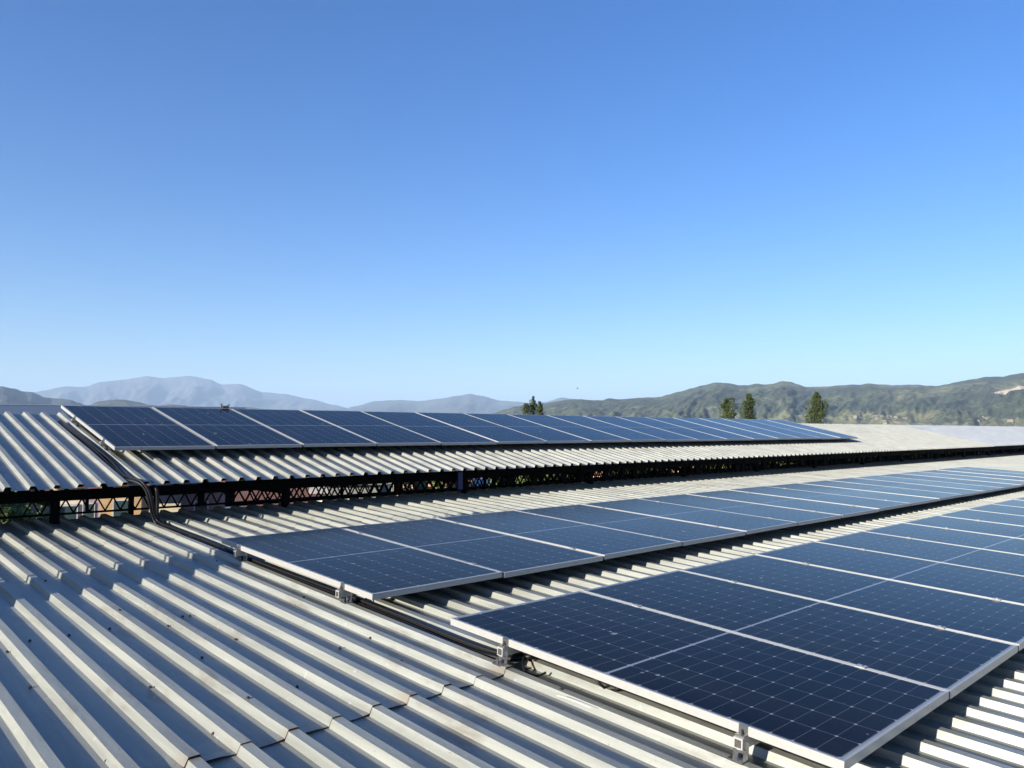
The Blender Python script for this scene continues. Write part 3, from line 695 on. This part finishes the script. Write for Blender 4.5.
def hill(name, pts, D, foot, back, mat, ny=46, amp=.16, sc=1.0, seed=0, step=2.0):
    """a range of hills: crest line at distance D, foot nearer, back slope behind"""
    xs = []; x = pts[0][0]
    while x <= pts[-1][0]: xs.append(x); x += step
    v = []; f = []; NX = len(xs)
    rowsT = [i/ny for i in range(ny+1)] + [1.08, 1.2, 1.4, 1.8]
    for j, t in enumerate(rowsT):
        for i, px in enumerate(xs):
            for (xa, ya), (xb, yb) in zip(pts, pts[1:]):
                if xa <= px <= xb: u = (px-xa)/(xb-xa); u2 = u*u*(3-2*u); py = ya+(yb-ya)*(u*.5+u2*.5); break
            a, el = bearing(px, py)
            Dr = D*(1+.10*noise.noise(Vector((px*.012+seed, 3.3, 0))))
            H = el*Dr - GROUND + Dr*.0006*noise.fractal(Vector((px*.09*sc+seed, 1, 0)), 1.0, 2.0, 4)
            if t <= 1:
                dist = foot + (Dr-foot)*t
                base = t**1.25
                wv = Vector((px*.035*sc+seed+.5*math.sin(t*5), t*2.6*sc+seed, seed))
                rg = 1-abs(noise.noise(wv))*2; rg2 = 1-abs(noise.noise(wv*2.7))*2; rg3 = noise.fractal(wv*6, 1.0, 2.0, 4)
                env = math.sin(PI*min(1, t**.8))**.8 if t < 1 else 0
                sm = noise.fractal(wv*.9, 1.0, 2.0, 5)
                h = H*(base + env*amp*(sm*1.1+(rg-.5)*.45+(rg2-.5)*.30+rg3*.25))
                h = max(h, t*2.0)
                lim = (el*dist - GROUND)*.985 if t < .97 else 1e9
                if h > lim: h = lim - (h-lim)*.25
            else:
                dist = Dr + (back)*(t-1)/.8; h = H*(1-(t-1)/.8)
            v.append((dist*math.cos(a), dist*math.sin(a), GROUND-3+h+3*min(1, t*30)))
    for j in range(len(rowsT)-1):
        for i in range(NX-1):
            a = j*NX+i; f.append((a, a+1, a+NX+1, a+NX))
    o = mesh_obj(name, v, f, mat, None, True); tag(o, kind='structure'); return o
far_pts = [(-260,398),(-120,396),(0,396),(20,395),(35,392),(65,386.5),(85,387),(100,382),(125,379.5),(145,376.3),(165,378),(190,375.8),(210,379.5),(222,384.5),(240,384),(262,392),(285,394),(310,399),(335,405),(352,409),(380,412),(420,414)]
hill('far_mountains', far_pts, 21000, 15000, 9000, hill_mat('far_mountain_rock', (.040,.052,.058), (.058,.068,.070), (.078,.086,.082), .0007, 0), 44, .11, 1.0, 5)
mid_pts = [(320,411),(345,408.5),(360,405),(375,401),(400,400),(420,401),(445,398),(458,395.5),(470,394),(480,395.5),(500,400.5),(515,401.5),(530,403),(545,402),(562,397.5),(575,399),(595,402),(640,405),(700,408)]
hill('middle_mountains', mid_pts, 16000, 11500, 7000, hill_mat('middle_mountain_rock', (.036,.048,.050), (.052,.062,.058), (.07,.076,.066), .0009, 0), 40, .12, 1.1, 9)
hill('left_hills', [(-300,380),(-120,381),(-40,383),(0,386.3),(14,388.5),(24,391.5),(32,392),(45,397.5),(58,398.5),(70,399.5),(78,402.5),(88,406),(110,409),(140,413)], 8200, 5600, 3500, hill_mat('left_hill_scrub', (.018,.026,.024), (.030,.038,.032), (.05,.054,.042), .0018, .5), 40, .12, 1.2, 2)
hill('low_hills', [(80,411),(88,406),(96,402),(106,400.5),(116,399.5),(126,399.8),(138,402),(147,404.5),(158,405.5),(170,404.3),(182,405),(200,408),(225,407),(248,407.2),(270,410),(300,413)], 6500, 5000, 2500, hill_mat('low_hill_scrub', (.03,.037,.02), (.055,.058,.035), (.085,.08,.05), .002, .5), 30, .15, 1.5, 7)
green_pts = [(470,418),(492,413.5),(505,409.5),(516,406.5),(530,404.8),(545,403.2),(558,401),(572,399.2),(582,399.3),(594,400.4),(602,400.2),(609,398.2),(618,399.4),(628,398.8),(640,397.6),(652,397.5),(660,396.8),(668,394.6),(680,391.5),(692,388.2),(702,385.4),(716,382.5),(730,383.4),(738,385),(747,385.2),(757,383.6),(764,384.6),(772,383.8),(782,381.2),(790,381.8),(798,384.4),(806,386.6),(816,387),(828,386.2),(840,385.5),(850,384.8),(860,384.6),(868,383.4),(880,384.6),(900,385),(915,384.6),(926,385.4),(936,386),(946,384.4),(956,382.2),(966,380.2),(976,378.6),(988,376.8),(1003,376.6),(1012,374.6),(1024,372.8),(1060,366),(1120,362),(1200,368),(1300,360),(1420,372)]
GM = hill_mat('green_hill_scrub', (.024,.036,.019), (.052,.070,.032), (.145,.145,.07), .0024, 1.0)
green = hill('green_hills', green_pts, 5000, 2300, 2600, GM, 110, .125, 1.0, 14, 1.4)
# pale bare quarry face on the right hill
def hill_hit(px, py):
    dg = bpy.context.evaluated_depsgraph_get(); d = ray(px, py)
    ok, loc, nor, idx = green.ray_cast(Vector((0,0,0)), d); return loc if ok else None
bpy.context.view_layer.update()
qc = hill_hit(1024, 387)
if qc is not None:
    t = NT('quarry'); t.m.name = 'unused'; bpy.data.materials.remove(t.m)
    T = NT.__new__(NT); T.m = GM; T.t = GM.node_tree; T.L = T.t.links; T.p = T.t.nodes['Principled BSDF']
    g = T.geo(); sb = T.n('ShaderNodeVectorMath', operation='SUBTRACT'); T.L.new(g, sb.inputs[0]); sb.inputs[1].default_value = qc
    tang = Vector((-qc.y, qc.x, 0)).normalized()
    dt = T.n('ShaderNodeVectorMath', operation='DOT_PRODUCT'); T.L.new(sb.outputs[0], dt.inputs[0]); dt.inputs[1].default_value = tang
    sz_ = T.n('ShaderNodeSeparateXYZ'); T.L.new(sb.outputs[0], sz_.inputs[0])
    u = T.math('DIVIDE', dt.outputs['Value'], 120.0); w_ = T.math('DIVIDE', T.math('ADD', sz_.outputs[2], T.math('MULTIPLY', dt.outputs['Value'], .12)), 21.0)
    rr_ = T.math('ADD', T.math('MULTIPLY', u, u), T.math('MULTIPLY', w_, w_))
    rr_ = T.math('ADD', rr_, T.math('MULTIPLY', T.math('SUBTRACT', T.noise(g, .03, 4, .7), .5), 1.6))
    m_ = T.ramp(rr_, [(.85, 1.0), (.98, 0.0)])
    old = T.p.inputs['Base Color'].links[0].from_socket
    T.L.new(T.mix(m_, old, (.58, .47, .33)), T.p.inputs['Base Color'])
# small village houses along the foot of the green hills
rv = random.Random(5); vm = []; tops = 0
hv = None
for i in range(16):
    px = rv.choice([rv.uniform(842, 905), rv.uniform(842, 935), rv.uniform(975, 1020)]); py = rv.uniform(416, 424.5)
    p = hill_hit(px, py)
    if p is None: continue
    if hv is None:
        hv = empty('village_house'); b = MB(); b.box(-7, 7, -5, 5, -4, 6); b.build('wall', colmat((.26,.24,.21)), hv)
        b = MB(); P = [(-7.6,-5.6,6.01),(7.6,-5.6,6.01),(7.6,5.6,6.01),(-7.6,5.6,6.01)]; r0 = (-7.6,0,8.6); r1 = (7.6,0,8.6)
        b.quad(P[0],P[1],r1,r0); b.quad(P[2],P[3],r0,r1); b.tri(P[1],P[2],r1); b.tri(P[3],P[0],r0); b.quad(*reversed(P)); b.build('roof', colmat((.13,.085,.065)), hv); o = hv
    else: o = copy_tree(hv)
    o.location = p; o.rotation_euler = (0, 0, rv.uniform(0, 3)); s_ = rv.uniform(.7, 1.2); o.scale = (s_, s_, s_)
    tag(o, 'tiny pale village house at the foot of the green hills on the right', 'house', 'village houses at the foot of the hills')

# ------------------------------------------------------------ haze
hz = MB(); hz.box(-44000, 44000, -44000, 44000, GROUND-5, 1620)
hm = bpy.data.materials.new('haze'); hm.use_nodes = True; ht = hm.node_tree; ht.nodes.clear()
out = ht.nodes.new('ShaderNodeOutputMaterial'); pv = ht.nodes.new('ShaderNodeVolumePrincipled')
pv.inputs['Color'].default_value = (.52, .72, 1.0, 1); pv.inputs['Density'].default_value = 4.8e-5; pv.inputs['Anisotropy'].default_value = 0.0
ht.links.new(pv.outputs[0], out.inputs['Volume'])
tag(hz.build('haze', hm), kind='stuff')
